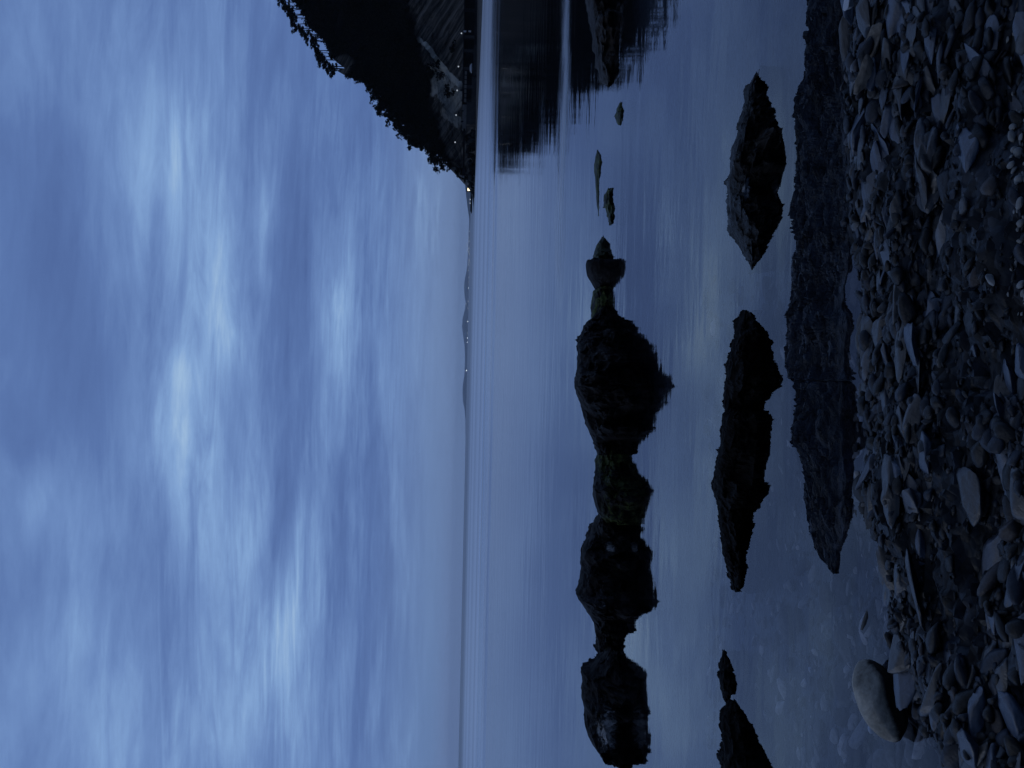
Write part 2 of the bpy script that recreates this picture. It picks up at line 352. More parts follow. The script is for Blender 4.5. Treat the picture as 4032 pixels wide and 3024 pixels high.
# ------------------------------------------------------------------ reef rocks: cross-sections lofted along their length
def conv(pts, ox, oy, k): return [(oy + cy * k, ox + cx * k) for cy, cx in pts]       # -> (sy, sx)
def interp_prof(pts, ys):
    pts = sorted(pts); a = np.array(pts)
    return np.interp(ys, a[:, 0], a[:, 1])
def reef(name, label, cat, top, refl, w0, material, seed, group=None, nslice=150, dep=None, amp=1.0, parent=None, front=.5, skirt=.25, fq=3.2, rug=1.5):
    """top / refl: (sy, sx) outlines of the crest and of its mirror image; distance and height follow from the two."""
    y0, y1 = min(p[0] for p in top), max(p[0] for p in top)
    ys = np.linspace(y0, y1, nslice)
    tx = interp_prof(top, ys)
    Ds, Hs, Xs = [], [], []
    for y, t in zip(ys, tx):
        d1 = ray(t, y)
        if dep is None:
            d2 = ray(float(interp_prof(refl, np.array([y]))[0]), y)
            s = (-d1.z / d1.y - d2.z / d2.y) / 2
            D = H / s
        else: D = dep
        Ds.append(D); Xs.append(0); Hs.append(0)
    Ds = np.array(Ds); k = max(3, nslice // 9) | 1
    Ds = np.convolve(np.pad(Ds, k // 2, mode='edge'), np.ones(k) / k, 'valid')
    pts = [dpt(t, y, D) for y, t, D in zip(ys, tx, Ds)]
    Hs = np.array([p.z for p in pts]); Xs = np.array([p.x for p in pts])
    hm = max(Hs.max(), .02)
    jr = np.random.default_rng(int(seed * 10)); e = nslice - 1
    step = max(3, int(nslice / max(8, (Xs.max() - Xs.min()) / max(.05, min(.085, (Xs.max() - Xs.min()) / 9)))))
    ci = sorted(set(list(range(0, nslice, step)) + [e] + [int(np.argmax(Hs))]))
    keep = [i for i in range(2, nslice - 2) if abs(Hs[i + 2] - 2 * Hs[i] + Hs[i - 2]) > .012 * max(1, hm / .3)]
    for i in keep:
        if all(abs(i - c) >= 2 for c in ci): ci = sorted(ci + [i])
    nc = 15; CV = np.zeros((len(ci), nc, 3))
    for ii, i in enumerate(ci):
        endf = min(1.0, min(i, e - i) / (nslice * .09)); h = Hs[i]; D = Ds[i]
        wf = w0 * (.35 + .65 * max(h, .0) / hm) * (0.3 + .7 * endf ** .5)
        for j in range(nc):
            a = R(-28 + 236 * j / (nc - 1))
            if j not in (0, nc - 1): a += jr.normal(0, .07) * abs(math.cos(a)) ** .5
            yy = D - math.cos(a) * wf * (1.0 + front * (math.cos(a) > 0)); si = math.sin(a)
            sh = math.copysign(abs(si) ** .72, si); zz = h * sh if si > 0 else sh * skirt
            kk = min(1.0, .06 + 1.0 * abs(math.cos(a)))
            f = amp * (.42 * hm + .04) * (.75 * facet(Xs[i] * fq, yy * fq, zz * fq * 1.2, seed) + .16 * jr.normal()) * kk
            CV[ii, j] = (Xs[i] + jr.normal(0, .012) * kk * (0 if ii in (0, len(ci) - 1) else 1), yy - f * 1.4 * math.cos(a), zz + f * .30 * min(1, abs(si) * 2) * (si > 0))
    nt = (nc - 1) * 5 + 1; jf = np.linspace(0, nc - 1, nt); ifn = np.interp(np.arange(nslice), ci, np.arange(len(ci)))
    V = []
    for i in range(nslice):
        i0 = min(int(ifn[i]), len(ci) - 2); u = ifn[i] - i0
        for j in range(nt):
            j0 = min(int(jf[j]), nc - 2); v = jf[j] - j0
            A, B_, C_, D_ = CV[i0, j0], CV[i0 + 1, j0], CV[i0, j0 + 1], CV[i0 + 1, j0 + 1]
            if (i0 + j0) % 2:                          # split each block into two planes
                q = A + (B_ - A) * u + (C_ - A) * v if u + v <= 1 else D_ + (C_ - D_) * (1 - u) + (B_ - D_) * (1 - v)
            else:
                q = A + (B_ - A) * u + (D_ - B_) * v if u >= v else A + (C_ - A) * v + (D_ - C_) * u
            x, yy, zz = q
            f2_ = facet(x * fq * 2.9, yy * fq * 2.9, zz * fq * 4.5, seed * 3)
            n1 = noise.fractal(Vector((x * fq * 4 + seed, yy * fq * 4, zz * fq * 6)), .8, 2.1, 4)
            a = R(-28 + 236 * jf[j] / (nc - 1)); kk = min(1.0, .15 + .95 * abs(math.cos(a)))
            f = amp * (.30 * hm + .035) * (.16 * f2_ + .10 * n1) * kk * rug
            V.append((x + .3 * f, yy - f * 1.3 * math.cos(a), zz + f * .5 * (zz > 0)))
    me = mesh_np(name, V, grid_faces(nslice, nt)[:, ::-1], False, material)
    return add(name, me, parent, label, cat, group)
dsp = lambda L: [(a * 1.8228, b * 1.8228) for a, b in L]     # (photo y, photo x) in viewing units

blk, blk2 = (.0028, .0027, .0026), (.062, .060, .064)
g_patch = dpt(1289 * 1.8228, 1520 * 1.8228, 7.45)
f_patch1 = dpt(1295 * 1.8228, 1155 * 1.8228, 7.7); f_patch2 = dpt(1272 * 1.8228, 1250 * 1.8228, 7.7)
M_reef = rock_mat('black_wet_rock', blk, blk2, 5, .6, .04, bump=.6)
M_reef_patch = rock_mat('black_rock_with_pale_face', blk, blk2, 5, .6, .04, bump=.6, patch=[(tuple(g_patch), (.27, .8, .115), (.52, .53, .54))])  # wet sheen of the pale face, put into the base colour
M_reef_streak = rock_mat('black_rock_with_pale_streaks', blk, blk2, 5, .6, .04, bump=.6, moss=.12, patch=[(tuple(f_patch1), (.07, .8, .055), (.38, .40, .43)), (tuple(f_patch2), (.19, .8, .026), (.26, .27, .30))])  # paler streaks placed by position in the base colour
M_reef_moss = rock_mat('black_rock_with_seaweed', blk, blk2, 5, .6, .07, moss=.85, moss_z=(.14, .24), bump=.6)
M_moss = rock_mat('weed_covered_rock', (.02, .026, .018), (.05, .066, .034), 7, .6, .25, moss=.7, moss_z=(.3, .5), bump=.5)
M_brown = rock_mat('dark_brown_rock', (.012, .010, .009), (.07, .06, .055), 4, .55, .1, bump=.6)
GR = 'dark reef rocks standing in the still water'

reef('pointed_rock', 'small pointed dark rock just right of the flat-sided black block', 'rock', dsp([(510, 1303), (518, 1297), (530, 1288), (545, 1283), (560, 1282), (566, 1290)]), dsp([(510, 1300), (530, 1316), (566, 1322)]), .16, M_moss, 3.1, GR, 50)
reef('block_rock', 'black block with one sheer side and a rounded belly, mid reef', 'rock', dsp([(561.5, 1307), (562.2, 1290), (563, 1267), (568, 1265.5), (582, 1266), (596, 1269), (608, 1276), (618, 1283), (628, 1292)]), dsp([(561, 1307), (563, 1345), (575, 1349), (595, 1346), (612, 1335), (628, 1315)]), .20, M_reef, 5.7, GR, 90, amp=.10, rug=4)
reef('low_weedy_rock', 'low rock with pale green weed between the block and the largest reef rock', 'rock', dsp([(620, 1296), (627, 1281), (650, 1280), (672, 1277), (690, 1278), (705, 1292)]), dsp([(620, 1318), (640, 1323), (690, 1326), (705, 1325)]), .18, M_reef_moss, 9.2, GR, 50, amp=1.25)
reef('great_reef_rock', 'largest black angular reef rock in the middle of the bay', 'rock', dsp([(660, 1310), (678, 1290), (690, 1274), (700, 1262), (715, 1257), (735, 1249.5), (752, 1249), (770, 1246), (792, 1247), (812, 1244), (835, 1243), (860, 1249), (880, 1256), (905, 1263), (935, 1275), (965, 1285), (985, 1293), (1005, 1306)]),
     dsp([(660, 1324), (685, 1334), (698, 1350), (719, 1379), (752, 1409), (782, 1424), (815, 1435), (840, 1443), (885, 1421), (927, 1401), (950, 1385), (985, 1362), (1005, 1350)]), .34, M_reef, 12.4, GR, 200, amp=1.5)
reef('seaweed_rock', 'low rounded black rock streaked with green seaweed', 'rock', dsp([(958, 1312), (970, 1294), (989, 1286), (1026, 1285), (1050, 1281), (1082, 1282), (1108, 1291), (1130, 1305)]), dsp([(958, 1350), (984, 1366), (1015, 1372), (1029, 1392), (1050, 1409), (1076, 1400), (1105, 1397), (1130, 1380)]), .26, M_reef_moss, 17.9, GR, 110, amp=1.25)
reef('ridged_rock', 'long black rock with a pale streak and peaked crest', 'rock', dsp([(1098, 1306), (1113, 1291), (1140, 1278), (1165, 1265), (1182, 1257), (1203, 1256), (1243, 1257), (1262, 1250), (1283, 1243), (1296, 1250), (1312, 1262), (1336, 1279), (1369, 1287), (1400, 1291), (1425, 1297)]),
     dsp([(1098, 1390), (1124, 1382), (1137, 1377), (1158, 1380), (1187, 1408), (1221, 1401), (1261, 1410), (1293, 1414), (1307, 1391), (1341, 1363), (1377, 1345), (1425, 1340)]), .30, M_reef_streak, 23.3, GR, 180, amp=1.25)
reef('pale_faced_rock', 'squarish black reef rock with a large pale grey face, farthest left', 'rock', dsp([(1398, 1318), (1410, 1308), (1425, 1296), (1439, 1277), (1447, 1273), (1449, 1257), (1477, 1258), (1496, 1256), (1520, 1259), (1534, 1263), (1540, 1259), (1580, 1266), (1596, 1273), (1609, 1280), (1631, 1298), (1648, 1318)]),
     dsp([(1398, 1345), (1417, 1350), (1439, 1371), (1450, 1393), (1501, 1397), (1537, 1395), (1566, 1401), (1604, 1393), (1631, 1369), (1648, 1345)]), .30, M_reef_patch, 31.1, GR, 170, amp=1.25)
c3 = lambda L: [(cy * .3014, 2200 + cx * .3014) for cy, cx in L]
reef('brown_ledge_rock', 'long low brown rock under the dark reflection of the headland', 'rock', c3([(-900, 330), (0, 368), (100, 400), (250, 440), (480, 445), (650, 480), (800, 492), (950, 540), (1050, 590), (1110, 640)]), c3([(-900, 860), (0, 810), (430, 800), (1000, 760), (1110, 700)]), .30, M_brown, 41.0, None, 130, amp=1.2)
reef('weedy_hump', 'small olive hump of weedy stone near the brown ledge', 'rock', [(405, 2440), (425, 2432), (450, 2424), (475, 2432), (490, 2440)], [(405, 2445), (450, 2452), (490, 2448)], .1, M_moss, 44.0, None, 40)
reef('weedy_strip', 'thin strip of green weed barely awash, right of the pointed rock', 'rock', [(590, 2352), (615, 2345), (660, 2342), (720, 2346), (800, 2351), (850, 2356)], [(590, 2354), (640, 2364), (720, 2358), (850, 2358)], .12, M_moss, 47.0, None, 60)
reef('weedy_cluster', 'small ragged clump of weedy stones awash beside the green strip', 'rock', [(745, 2398), (760, 2386), (790, 2380), (815, 2380), (840, 2392), (870, 2400), (885, 2406)], [(745, 2402), (790, 2412), (820, 2418), (885, 2408)], .12, M_moss, 51.0, None, 60, amp=2)

# nearer row
M_near = rock_mat('dark_slate_rock', (.0028, .0027, .0026), (.026, .025, .025), 9, .6, .03, bump=.7, bdist=.012)
M_near_glints = rock_mat('dark_slate_rock_with_painted_glints', (.0028, .0027, .0026), (.028, .027, .028), 9, .36, .25, bump=.9, bdist=.015, patch=[(tuple(dpt(1586 * 1.8228, 425 * 1.8228, 4.05)), (.075, .3, .022), (.42, .46, .52)), (tuple(dpt(1594 * 1.8228, 350 * 1.8228, 4.05)), (.05, .3, .012), (.22, .24, .28))])  # pale patches are wet glints painted into the base colour
k6 = lambda L: [(200 + a * .663, 2700 + b * .663) for a, b in L]
k7 = lambda L: [(1200 + a * .723, 2700 + b * .723) for a, b in L]
k5 = lambda L: [(2300 + a * .4365, 2200 + b * .4365) for a, b in L]
GN = 'low slate rocks in the nearer row'
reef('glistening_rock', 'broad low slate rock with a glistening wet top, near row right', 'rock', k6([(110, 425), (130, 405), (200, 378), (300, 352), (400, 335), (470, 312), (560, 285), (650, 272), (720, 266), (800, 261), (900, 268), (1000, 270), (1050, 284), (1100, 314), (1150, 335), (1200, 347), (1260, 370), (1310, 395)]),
     k6([(110, 425), (200, 445), (230, 470), (300, 486), (370, 492), (400, 520), (500, 558), (600, 566), (720, 580), (800, 557), (860, 514), (900, 520), (950, 545), (1000, 550), (1050, 520), (1080, 487), (1150, 465), (1200, 440), (1310, 395)]), 0.110, M_near_glints, 61.0, GN, 272, amp=1.1, fq=7.0, rug=1.9)
reef('dark_wedge_rock', 'dark wedge-shaped slate rock in the nearer row, below the largest reef rock', 'rock', k7([(30, 325), (45, 312), (100, 290), (200, 264), (300, 240), (400, 226), (500, 216), (560, 212), (600, 222), (640, 250)]),
     k7([(30, 330), (100, 372), (200, 425), (300, 450), (360, 468), (420, 470), (480, 450), (550, 417), (640, 390)]), 0.094, M_near, 66.0, GN, 176, amp=1.1, fq=7.0, rug=1.9)
reef('long_slate_rock', 'longest flaky slate rock of the nearer row, tapering to a point', 'rock', k7([(530, 260), (560, 224), (600, 212), (650, 205), (750, 201), (830, 177), (900, 165), (950, 156), (1000, 157), (1050, 163), (1130, 180), (1200, 191), (1280, 201), (1350, 210), (1420, 226), (1480, 240), (1540, 258), (1560, 266)]),
     k7([(530, 400), (560, 425), (600, 455), (680, 460), (750, 440), (850, 420), (900, 418), (950, 396), (1000, 404), (1050, 370), (1080, 350), (1150, 335), (1250, 330), (1320, 320), (1400, 300), (1500, 278), (1560, 266)]), 0.105, M_near, 71.0, GN, 304, amp=1.1, fq=7.0, rug=1.9)
reef('crumbly_rock', 'small crumbly dark rock awash between the slate row and the frame edge', 'rock', k5([(600, 1490), (650, 1475), (760, 1462), (850, 1455), (920, 1455), (980, 1478), (1060, 1500), (1090, 1510)]), k5([(600, 1500), (700, 1540), (880, 1590), (960, 1550), (1090, 1515)]), 0.055, M_near, 76.0, GN, 112, amp=1.1, fq=7.0, rug=1.9)
reef('corner_rock', 'dark faceted rock cut by the frame, nearest left of the slate row', 'rock', k5([(1040, 1560), (1080, 1500), (1200, 1482), (1350, 1492), (1500, 1500), (1650, 1500), (2000, 1510), (2300, 1540), (2600, 1620)]), k5([(1040, 1590), (1120, 1640), (1180, 1690), (1230, 1722), (1300, 1720), (1400, 1790), (1600, 1870), (2000, 1900), (2300, 1850), (2600, 1700)]), 0.132, M_near, 81.0, GN, 240, amp=1.1, fq=7.0, rug=1.9)

# ------------------------------------------------------------------ shore ledge of layered slate
led = [(-900, 3210, 3335), (-300, 3200, 3335), (0, 3195, 3330), (180, 3185, 3330), (340, 3163, 3330), (480, 3142, 3322), (700, 3131, 3320), (900, 3130, 3325), (1150, 3112, 3322), (1250, 3100, 3320), (1330, 3090, 3320), (1420, 3088, 3322), (1490, 3095, 3324), (1510, 3130, 3325), (1560, 3142, 3325), (1700, 3155, 3330), (1900, 3180, 3332), (2000, 3184, 3335), (2100, 3202, 3325), (2200, 3240, 3315), (2262, 3285, 3300)]
L_ = np.array(led); ns = 620; nt = 110
ys = np.linspace(-900, 2262, ns); fx = np.interp(ys, L_[:, 0], L_[:, 1]); nx = np.interp(ys, L_[:, 0], L_[:, 2])
nx = nx + np.array([30 * noise.fractal(Vector((y / 210, 3, 0)), .9, 2.1, 3) + (14 if y < 1500 else -6) for y in ys])
fx = fx + np.array([9 * noise.fractal(Vector((y / 110, 9, 0)), .9, 2.1, 3) for y in ys])
V = []
for i in range(ns):
    h0 = .082 * min(1, (2275 - ys[i]) / 420) ** .7 * (1 + .38 * noise.fractal(Vector((ys[i] / 300, 1, 5)), 1.0, 2.1, 2)) + .006
    pf = gpt(fx[i], ys[i], h0 * .22); pn = gpt(nx[i], ys[i], 0)
    for j in range(nt):
        t = j / (nt - 1)
        X = pn.x + (pf.x - pn.x) * t; Y = pn.y + (pf.y - pn.y) * t
        up_ = min(1, t / .46) ** .75
        dn = 1 - .80 * max(0, t - .35) ** 1.1 / .65 ** 1.1
        if t > .93: dn -= (t - .93) / .07 * .95
        z = h0 * up_ * dn
        q = noise.fractal(Vector((X * 3.2, Y * 14, 4)), .8, 2.1, 6)
        vd, vp = noise.voronoi(Vector((X * 5.5 + 2, Y * 19, 0)))
        cell = noise.cell(vp[0] * 7.3)
        lay = math.floor((Y * 14 + q * .8 + X * .6) * 1.7) * .37 % 1.0
        e_ = min(1, t * 7, (1 - t) * 2.6)
        fa = facet(X * 4, Y * 27, 0, 3.3); fl = facet(X * 2.4, Y * 8, 0, 6.6) + .6 * noise.fractal(Vector((X * 1.3, Y * 6, 9)), .9, 2.1, 3); fb = facet(X * 9, Y * 62, 0, 8.1)
        z += e_ * h0 / .085 * (.012 * q + .026 * fl + .032 * fa + .034 * fb + .016 * (lay - .5))
        if 0.93 < t: Y += .006 * q
        if j == 0 or j == nt - 1: z = -.2
        V.append((X + .004 * q, Y + (.01 * q if t < .2 else 0), z))
M_ledge = rock_mat('layered_slate', (.003, .004, .006), (.12, .16, .24), 12, .30, .6, bump=1.0, bdist=.02, stretch=(.45, 2.4, 1))  # bluish light tone paints glints on the slate layers
add('slate_ledge', mesh_np('slate_ledge', V, grid_faces(ns, nt)[:, ::-1], False, M_ledge), None, 'long low ledge of layered dark slate along the water edge', 'rock ledge')

# ------------------------------------------------------------------ pebble beach
slate = [(0.0, (.003, .004, .006)), (.4, (.008, .012, .021)), (.72, (.030, .049, .092)), (.92, (.055, .085, .145)), (.97, (.05, .042, .040)), (1.0, (.14, .15, .17))]
M_peb = pebble_mat('wet_slate_pebble', slate, .30, 1.0, .45, 45)
M_peb_small = pebble_mat('wet_shingle', [(0.0, (.003, .004, .005)), (.5, (.007, .009, .014)), (.9, (.025, .034, .055)), (.96, (.05, .04, .038)), (1.0, (.12, .13, .14))], .36, .35, .4)
big_var = []
for i in range(18):
    r_ = np.random.default_rng(100 + i)
    Vp, Fp = stone_shape(4, r_, cuts=9, rough=.09, angular=.62, seed=i * 3.7, hard=.80)
    me_ = mesh_np('slate_pebble', Vp, Fp, True, M_peb); me_.set_sharp_from_angle(angle=R(40)); big_var.append(me_)
small_var = [stone_shape(1, np.random.default_rng(300 + i), cuts=6, rough=0, angular=.75) for i in range(10)]
mid_var = [stone_shape(2, np.random.default_rng(330 + i), cuts=8, rough=.06, angular=.62, seed=i, hard=.85) for i in range(10)]
cand = []
def beach_dens(x, y):
    return .5 + .5 * noise.noise(Vector((x * 1.1 + 4, y * 3.2, 2.0)))
cnt = 0
while cnt < 2300:
    y = rng.uniform(1.75, 3.35); x = rng.uniform(-1.9, 1.95)
    if abs(x) > y * .56 + .15: continue
    s = shore(x)
    if y > s + .02: continue
    size = float(np.clip(rng.lognormal(-3.84, .50), .010, .058))
    if rng.random() < .02: size = float(rng.uniform(.045, .08))
    dn = beach_dens(x, y)
    if dn < .45 and rng.random() < .9: continue       # hollows
    if y > s - .12: size = max(size, .014)
    cand.append((size, x, y)); cnt += 1
cand.sort(reverse=True)
LBL = 'dark slate pebble lying flat on the wet shingle'
for k_, (s_, x, y) in enumerate(cand[:285]):
    el_ = rng.uniform(1.3, 2.4); th = rng.uniform(.22, .5)
    sl = k_ < 40
    o = add('slate_slab' if sl else 'slate_pebble', big_var[k_ % 18], None, LBL, 'slab' if sl else 'pebble', 'broad slate slabs on the beach' if sl else 'slate pebbles on the beach', None,
            (x, y, gz(x, y) + s_ * th * rng.uniform(-.6, .3)), (rng.normal(0, .35), rng.normal(0, .14), rng.normal(0, .22)))
    o.scale = (s_ * el_, s_ * rng.uniform(.5, .85), s_ * th)
def scatter(items, variants, lift=(.1, .8), tilt=.3, zf=gz, thick=(.3, .65)):
    VV, FF, b = [], [], 0
    for (s_, x, y) in items:
        Vp, Fp = variants[rng.integers(len(variants))]
        el_ = rng.uniform(.9, 2.0); th = rng.uniform(*thick)
        M = Matrix.Rotation(rng.normal(0, .32), 3, 'Z') @ Matrix.Rotation(rng.normal(0, tilt), 3, 'X') @ Matrix.Rotation(rng.normal(0, tilt), 3, 'Y')
        P = (Vp * np.array([s_ * el_, s_ * rng.uniform(.6, .95), s_ * th])) @ np.array(M).T + np.array([x, y, zf(x, y) + s_ * th * rng.uniform(*lift)])
        VV.append(P); FF.append(Fp + b); b += len(P)
    return np.concatenate(VV), np.concatenate(FF)
V, F = scatter(cand[285:], mid_var)
V2_items = []
while len(V2_items) < 2500:
    y = rng.uniform(1.75, 3.3); x = rng.uniform(-1.9, 1.95)
    if abs(x) > y * .56 + .15 or y > shore(x) + .02: continue
    V2_items.append((float(np.clip(rng.lognormal(-4.9, .35), .004, .014)), x, y))
V2, F2 = scatter(V2_items, small_var)
V = np.concatenate([V, V2]); F = np.concatenate([F, F2 + len(V) - len(V2)])
add('shingle', mesh_np('shingle', V, F, True, M_peb_small), None, 'small dark shingle filling the beach between the flat pebbles', 'shingle', None, 'stuff')

# stones lying on the shallow bed, seen through the water
sub = []
while len(sub) < 1500:
    sx, sy = rng.uniform(2750, 3950), rng.uniform(1100, 3200)
    p_ = gpt(sx, sy, -.08)
    if p_.y < shore(p_.x) + .02: continue
    sub.append((float(np.clip(rng.lognormal(-3.9, .55), .007, .075)), p_.x, p_.y))
M_sub = pebble_mat('drowned_stone', [(0.0, (.05, .052, .055)), (.5, (.14, .147, .154)), (.85, (.30, .31, .32)), (1.0, (.5, .5, .5))], .8, 0.0)
V, F = scatter(sub, mid_var, thick=(.2, .4))
add('drowned_shingle', mesh_np('drowned_shingle', V, F, True, M_sub), None, 'stones scattered on the shallow bed under clear water', 'shingle', None, 'stuff')

def gpg(sx, sy):
    z = .05
    for _ in range(12): q = gpt(sx, sy, z); z = .5 * z + .5 * gz(q.x, q.y)
    return gpt(sx, sy, z)
def stone(name, label, sx, sy, z, size, rot, material, seed, cuts=7, angular=.8, rough=.08, sub=4, cat='stone', group=None):
    Vp, Fp = stone_shape(sub, np.random.default_rng(seed), cuts=cuts, rough=rough, angular=angular, seed=seed)
    me = mesh_np(name, Vp * np.array(size), Fp, True, material)
    p_ = gpg(sx, sy) if z == 'g' else gpt(sx, sy, z)
    if z == 'g': p_.z += size[2] * (1.1 if 'slab' in name else .55)
    return add(name, me, None, label, cat, group, None, p_, rot)
M_pale = rock_mat('pale_grey_boulder', (.22, .21, .18), (.80, .76, .66), 11, .6, .2, bump=.9, bdist=.010, wet_shade=.045)
M_white = plain('white_stone', (.62, .68, .76), .6, .15, 30)
M_light = plain('light_grey_pebble', (.30, .32, .33), .6, .25, 40)
M_tan = rock_mat('tan_slab', (.10, .092, .082), (.62, .57, .50), 14, .6, .3, bump=.6, bdist=.006)
M_red = plain('reddish_pebble', (.12, .075, .065), .5, .2, 60)
M_dark = rock_mat('smooth_dark_stone', (.02, .02, .022), (.045, .042, .042), 18, .5, .35, bump=.3, bdist=.004)
stone('pale_boulder', 'large smooth pale boulder half sunk at the water edge', 3462, 2748, .034, (.150, .070, .078), (-.10, .06, .88), M_pale, 5, cuts=3, angular=.9, rough=.05)
stone('white_stone', 'bright bluish white stone at the frame edge on the slate ledge', 3342, 10, .10, (.045, .028, .030), (.1, 0, .1), M_white, 8, cuts=12, angular=.6)
stone('tan_slab', 'angular tan slab leaning among the dark slates on the right', 3470, 290, 'g', (.090, .030, .048), (.35, .05, -.5), M_tan, 12, cuts=12, angular=.55)
stone('long_brown_slab', 'long narrow brown slab behind the angular tan slab', 3460, 170, 'g', (.10, .028, .022), (.4, .1, -.35), M_tan, 14, cuts=10, angular=.6)
stone('pale_chip', 'pale chipped stone lying alone on the dark shingle', 3915, 1105, 'g', (.026, .015, .014), (.1, .1, .5), M_light, 21, cuts=12, angular=.6)
stone('red_pebble', 'small reddish oval pebble between dark slates', 3561, 1373, 'g', (.017, .010, .012), (0, .1, .4), M_red, 25, cuts=2, angular=.9)
stone('triangular_slate', 'blue-grey slate flake standing on edge in the shingle', 3860, 1385, 'g', (.040, .014, .022), (.4, 0, .5), M_peb, 29, cuts=14, angular=.5)
stone('round_dark_stone', 'round brownish stone sunk in the dark pool beside the ledge', 3402, 1922, .012, (.055, .055, .032), (.05, 0, .2), M_dark, 33, cuts=3, angular=.92, rough=.03)
stone('thin_slate', 'thin slate sticking out of the beach over the dark pool', 3420, 1852, .03, (.045, .012, .010), (.2, .15, -.5), M_dark, 37, cuts=8, angular=.7)
for i_, (sx, sy, s_, lb) in enumerate([(3190, 2637, .010, 'tiny white pebble alone on the shallow bed'), (3429, 2870, .014, 'white oval pebble under water beside the pale boulder'), (3640, 2885, .012, 'white pebble under water below the pale boulder'), (3740, 2997, .012, 'white pebble in the shallows at the left frame edge')]):
    stone('white_pebble', lb, sx, sy, -.03 if i_ < 2 else -.005, (s_ * 1.3, s_ * .8, s_ * .8), (0, 0, .3), M_white, 50 + i_, cuts=4, angular=.85, sub=2, cat='pebble')
stone('grey_pebble', 'light grey pebble at the bottom edge of the shingle', 4003, 2287, 'g', (.022, .016, .014), (0, 0, .6), M_light, 61, cuts=6, angular=.8, sub=3, cat='pebble')
# lighter pebbles nearest the camera on the right
r2 = np.random.default_rng(5)
for i_, (sx, sy, a_, b_) in enumerate([(3990, 540, 16, 30), (4015, 600, 20, 22), (4000, 590, 15, 14), (3985, 650, 12, 20), (4020, 705, 20, 16), (4000, 760, 14, 18), (4022, 800, 16, 26), (3998, 500, 18, 16), (4020, 450, 16, 24), (4012, 400, 14, 18), (4024, 330, 12, 20), (4010, 130, 18, 16), (4020, 60, 16, 20), (4022, 230, 14, 14), (4024, 880, 16, 20), (4020, 950, 12, 16), (4010, 1020, 10, 14), (4026, 1120, 14, 20)]):
    stone('rounded_pebble', 'light rounded pebble in the pale patch at the near right edge', sx, sy, 'g', (b_ * .00066, a_ * .00062, a_ * .00055), (r2.normal(0, .2), r2.normal(0, .2), r2.normal(0, .8)), M_light, 70 + i_, cuts=4, angular=.85, sub=2, cat='pebble', group='light rounded pebbles at the near edge')
stuffp = []
for i_ in range(140):
    p_ = gpg(r2.uniform(3985, 4120), r2.uniform(-100, 1250)); stuffp.append((r2.uniform(.004, .009), p_.x, p_.y))
V, F = scatter(stuffp, mid_var, lift=(.8, 1.6))
add('pale_gravel', mesh_np('pale_gravel', V, F, True, M_light), None, 'pale fine gravel between the light rounded pebbles', 'gravel', None, 'stuff')

# ------------------------------------------------------------------ headland
D0 = 288.0
sil = [(1000 + cx / 2.183, cy / 2.183) for cx, cy in [(205, 0), (262, 60), (300, 130), (330, 230), (430, 300), (480, 350), (510, 470), (570, 530), (650, 590), (700, 604), (760, 640), (970, 730), (1050, 830), (1080, 930), (1180, 1000), (1240, 1060), (1300, 1140), (1370, 1210), (1460, 1290), (1520, 1340), (1600, 1400), (1640, 1430), (1720, 1440), (1790, 1500), (1840, 1560), (1885, 1605)]]
def tree_h(sy): return 7.5 if sy < 275 else (.4 if sy < 345 else (3.6 if sy < 640 else 1.5))
ridge = []
for sx, sy in sil:
    d = ray(sx, sy); t = d.z / d.y
    h = (H + t * (D0 + 8)) / (1 - .8 * t); Dr = D0 + 8 + .8 * h
    ridge.append((d.x / d.y * Dr, Dr, h, sy))
ridge.sort()
RX = np.array([r[0] for r in ridge]); RH = np.array([r[2] for r in ridge]); RS = np.array([r[3] for r in ridge])
RX = np.append(RX, [RX[-1] + 60, RX[-1] + 200, RX[-1] + 500]); RH = np.append(RH, [RH[-1] + 22, RH[-1] + 30, RH[-1] + 10]); RS = np.append(RS, [-50, -60, -70])
def ridge_h(x): return float(np.interp(x, RX, RH))
def ground_h(x):
    s = float(np.interp(x, RX, RS)); return max(ridge_h(x) - tree_h(s), .3)
BENCH = 5.6
def hill_pt(x, u):                                  # u 0 shore, 1 crest, 2 far side
    h = ground_h(x)
    if u <= 1:
        z = h * u; y = D0 + 8 + .8 * ridge_h(x) * (u ** .9)
        if h > 9:
            b0 = BENCH / h
            if u < b0: z = h * u
    else:
        z = h * (1 - (u - 1)); y = D0 + 8 + .8 * ridge_h(x) + (u - 1) * 45
    n1 = noise.fractal(Vector((x * .035, z * .06 + u, 1.7)), .8, 2.1, 6)
    rg = noise.ridged_multi_fractal(Vector((x * .05 + z * .06, z * .02, 3.1)), .9, 2.1, 5, 1, 2)
    k_ = math.sin(min(u, 1) * math.pi) if u < 1 else 0
    return (x, y - (rg - 1.0) * 3.2 * k_ + n1 * 3.5 * k_, z)
hx = np.concatenate([np.arange(RX[0] - 2, 200, .9), np.geomspace(201, RX[-1], 40)])
hu = np.concatenate([np.linspace(-.05, 1, 110), np.linspace(1.08, 2.05, 14)])
V = [hill_pt(x, u) for x in hx for u in hu]
m_hill, n = mat('headland_rock_and_scrub')
p = wpos(n); sp = n.n('ShaderNodeSeparateXYZ', i_0=p); hX, hZ = sp.outputs[0], sp.outputs[2]
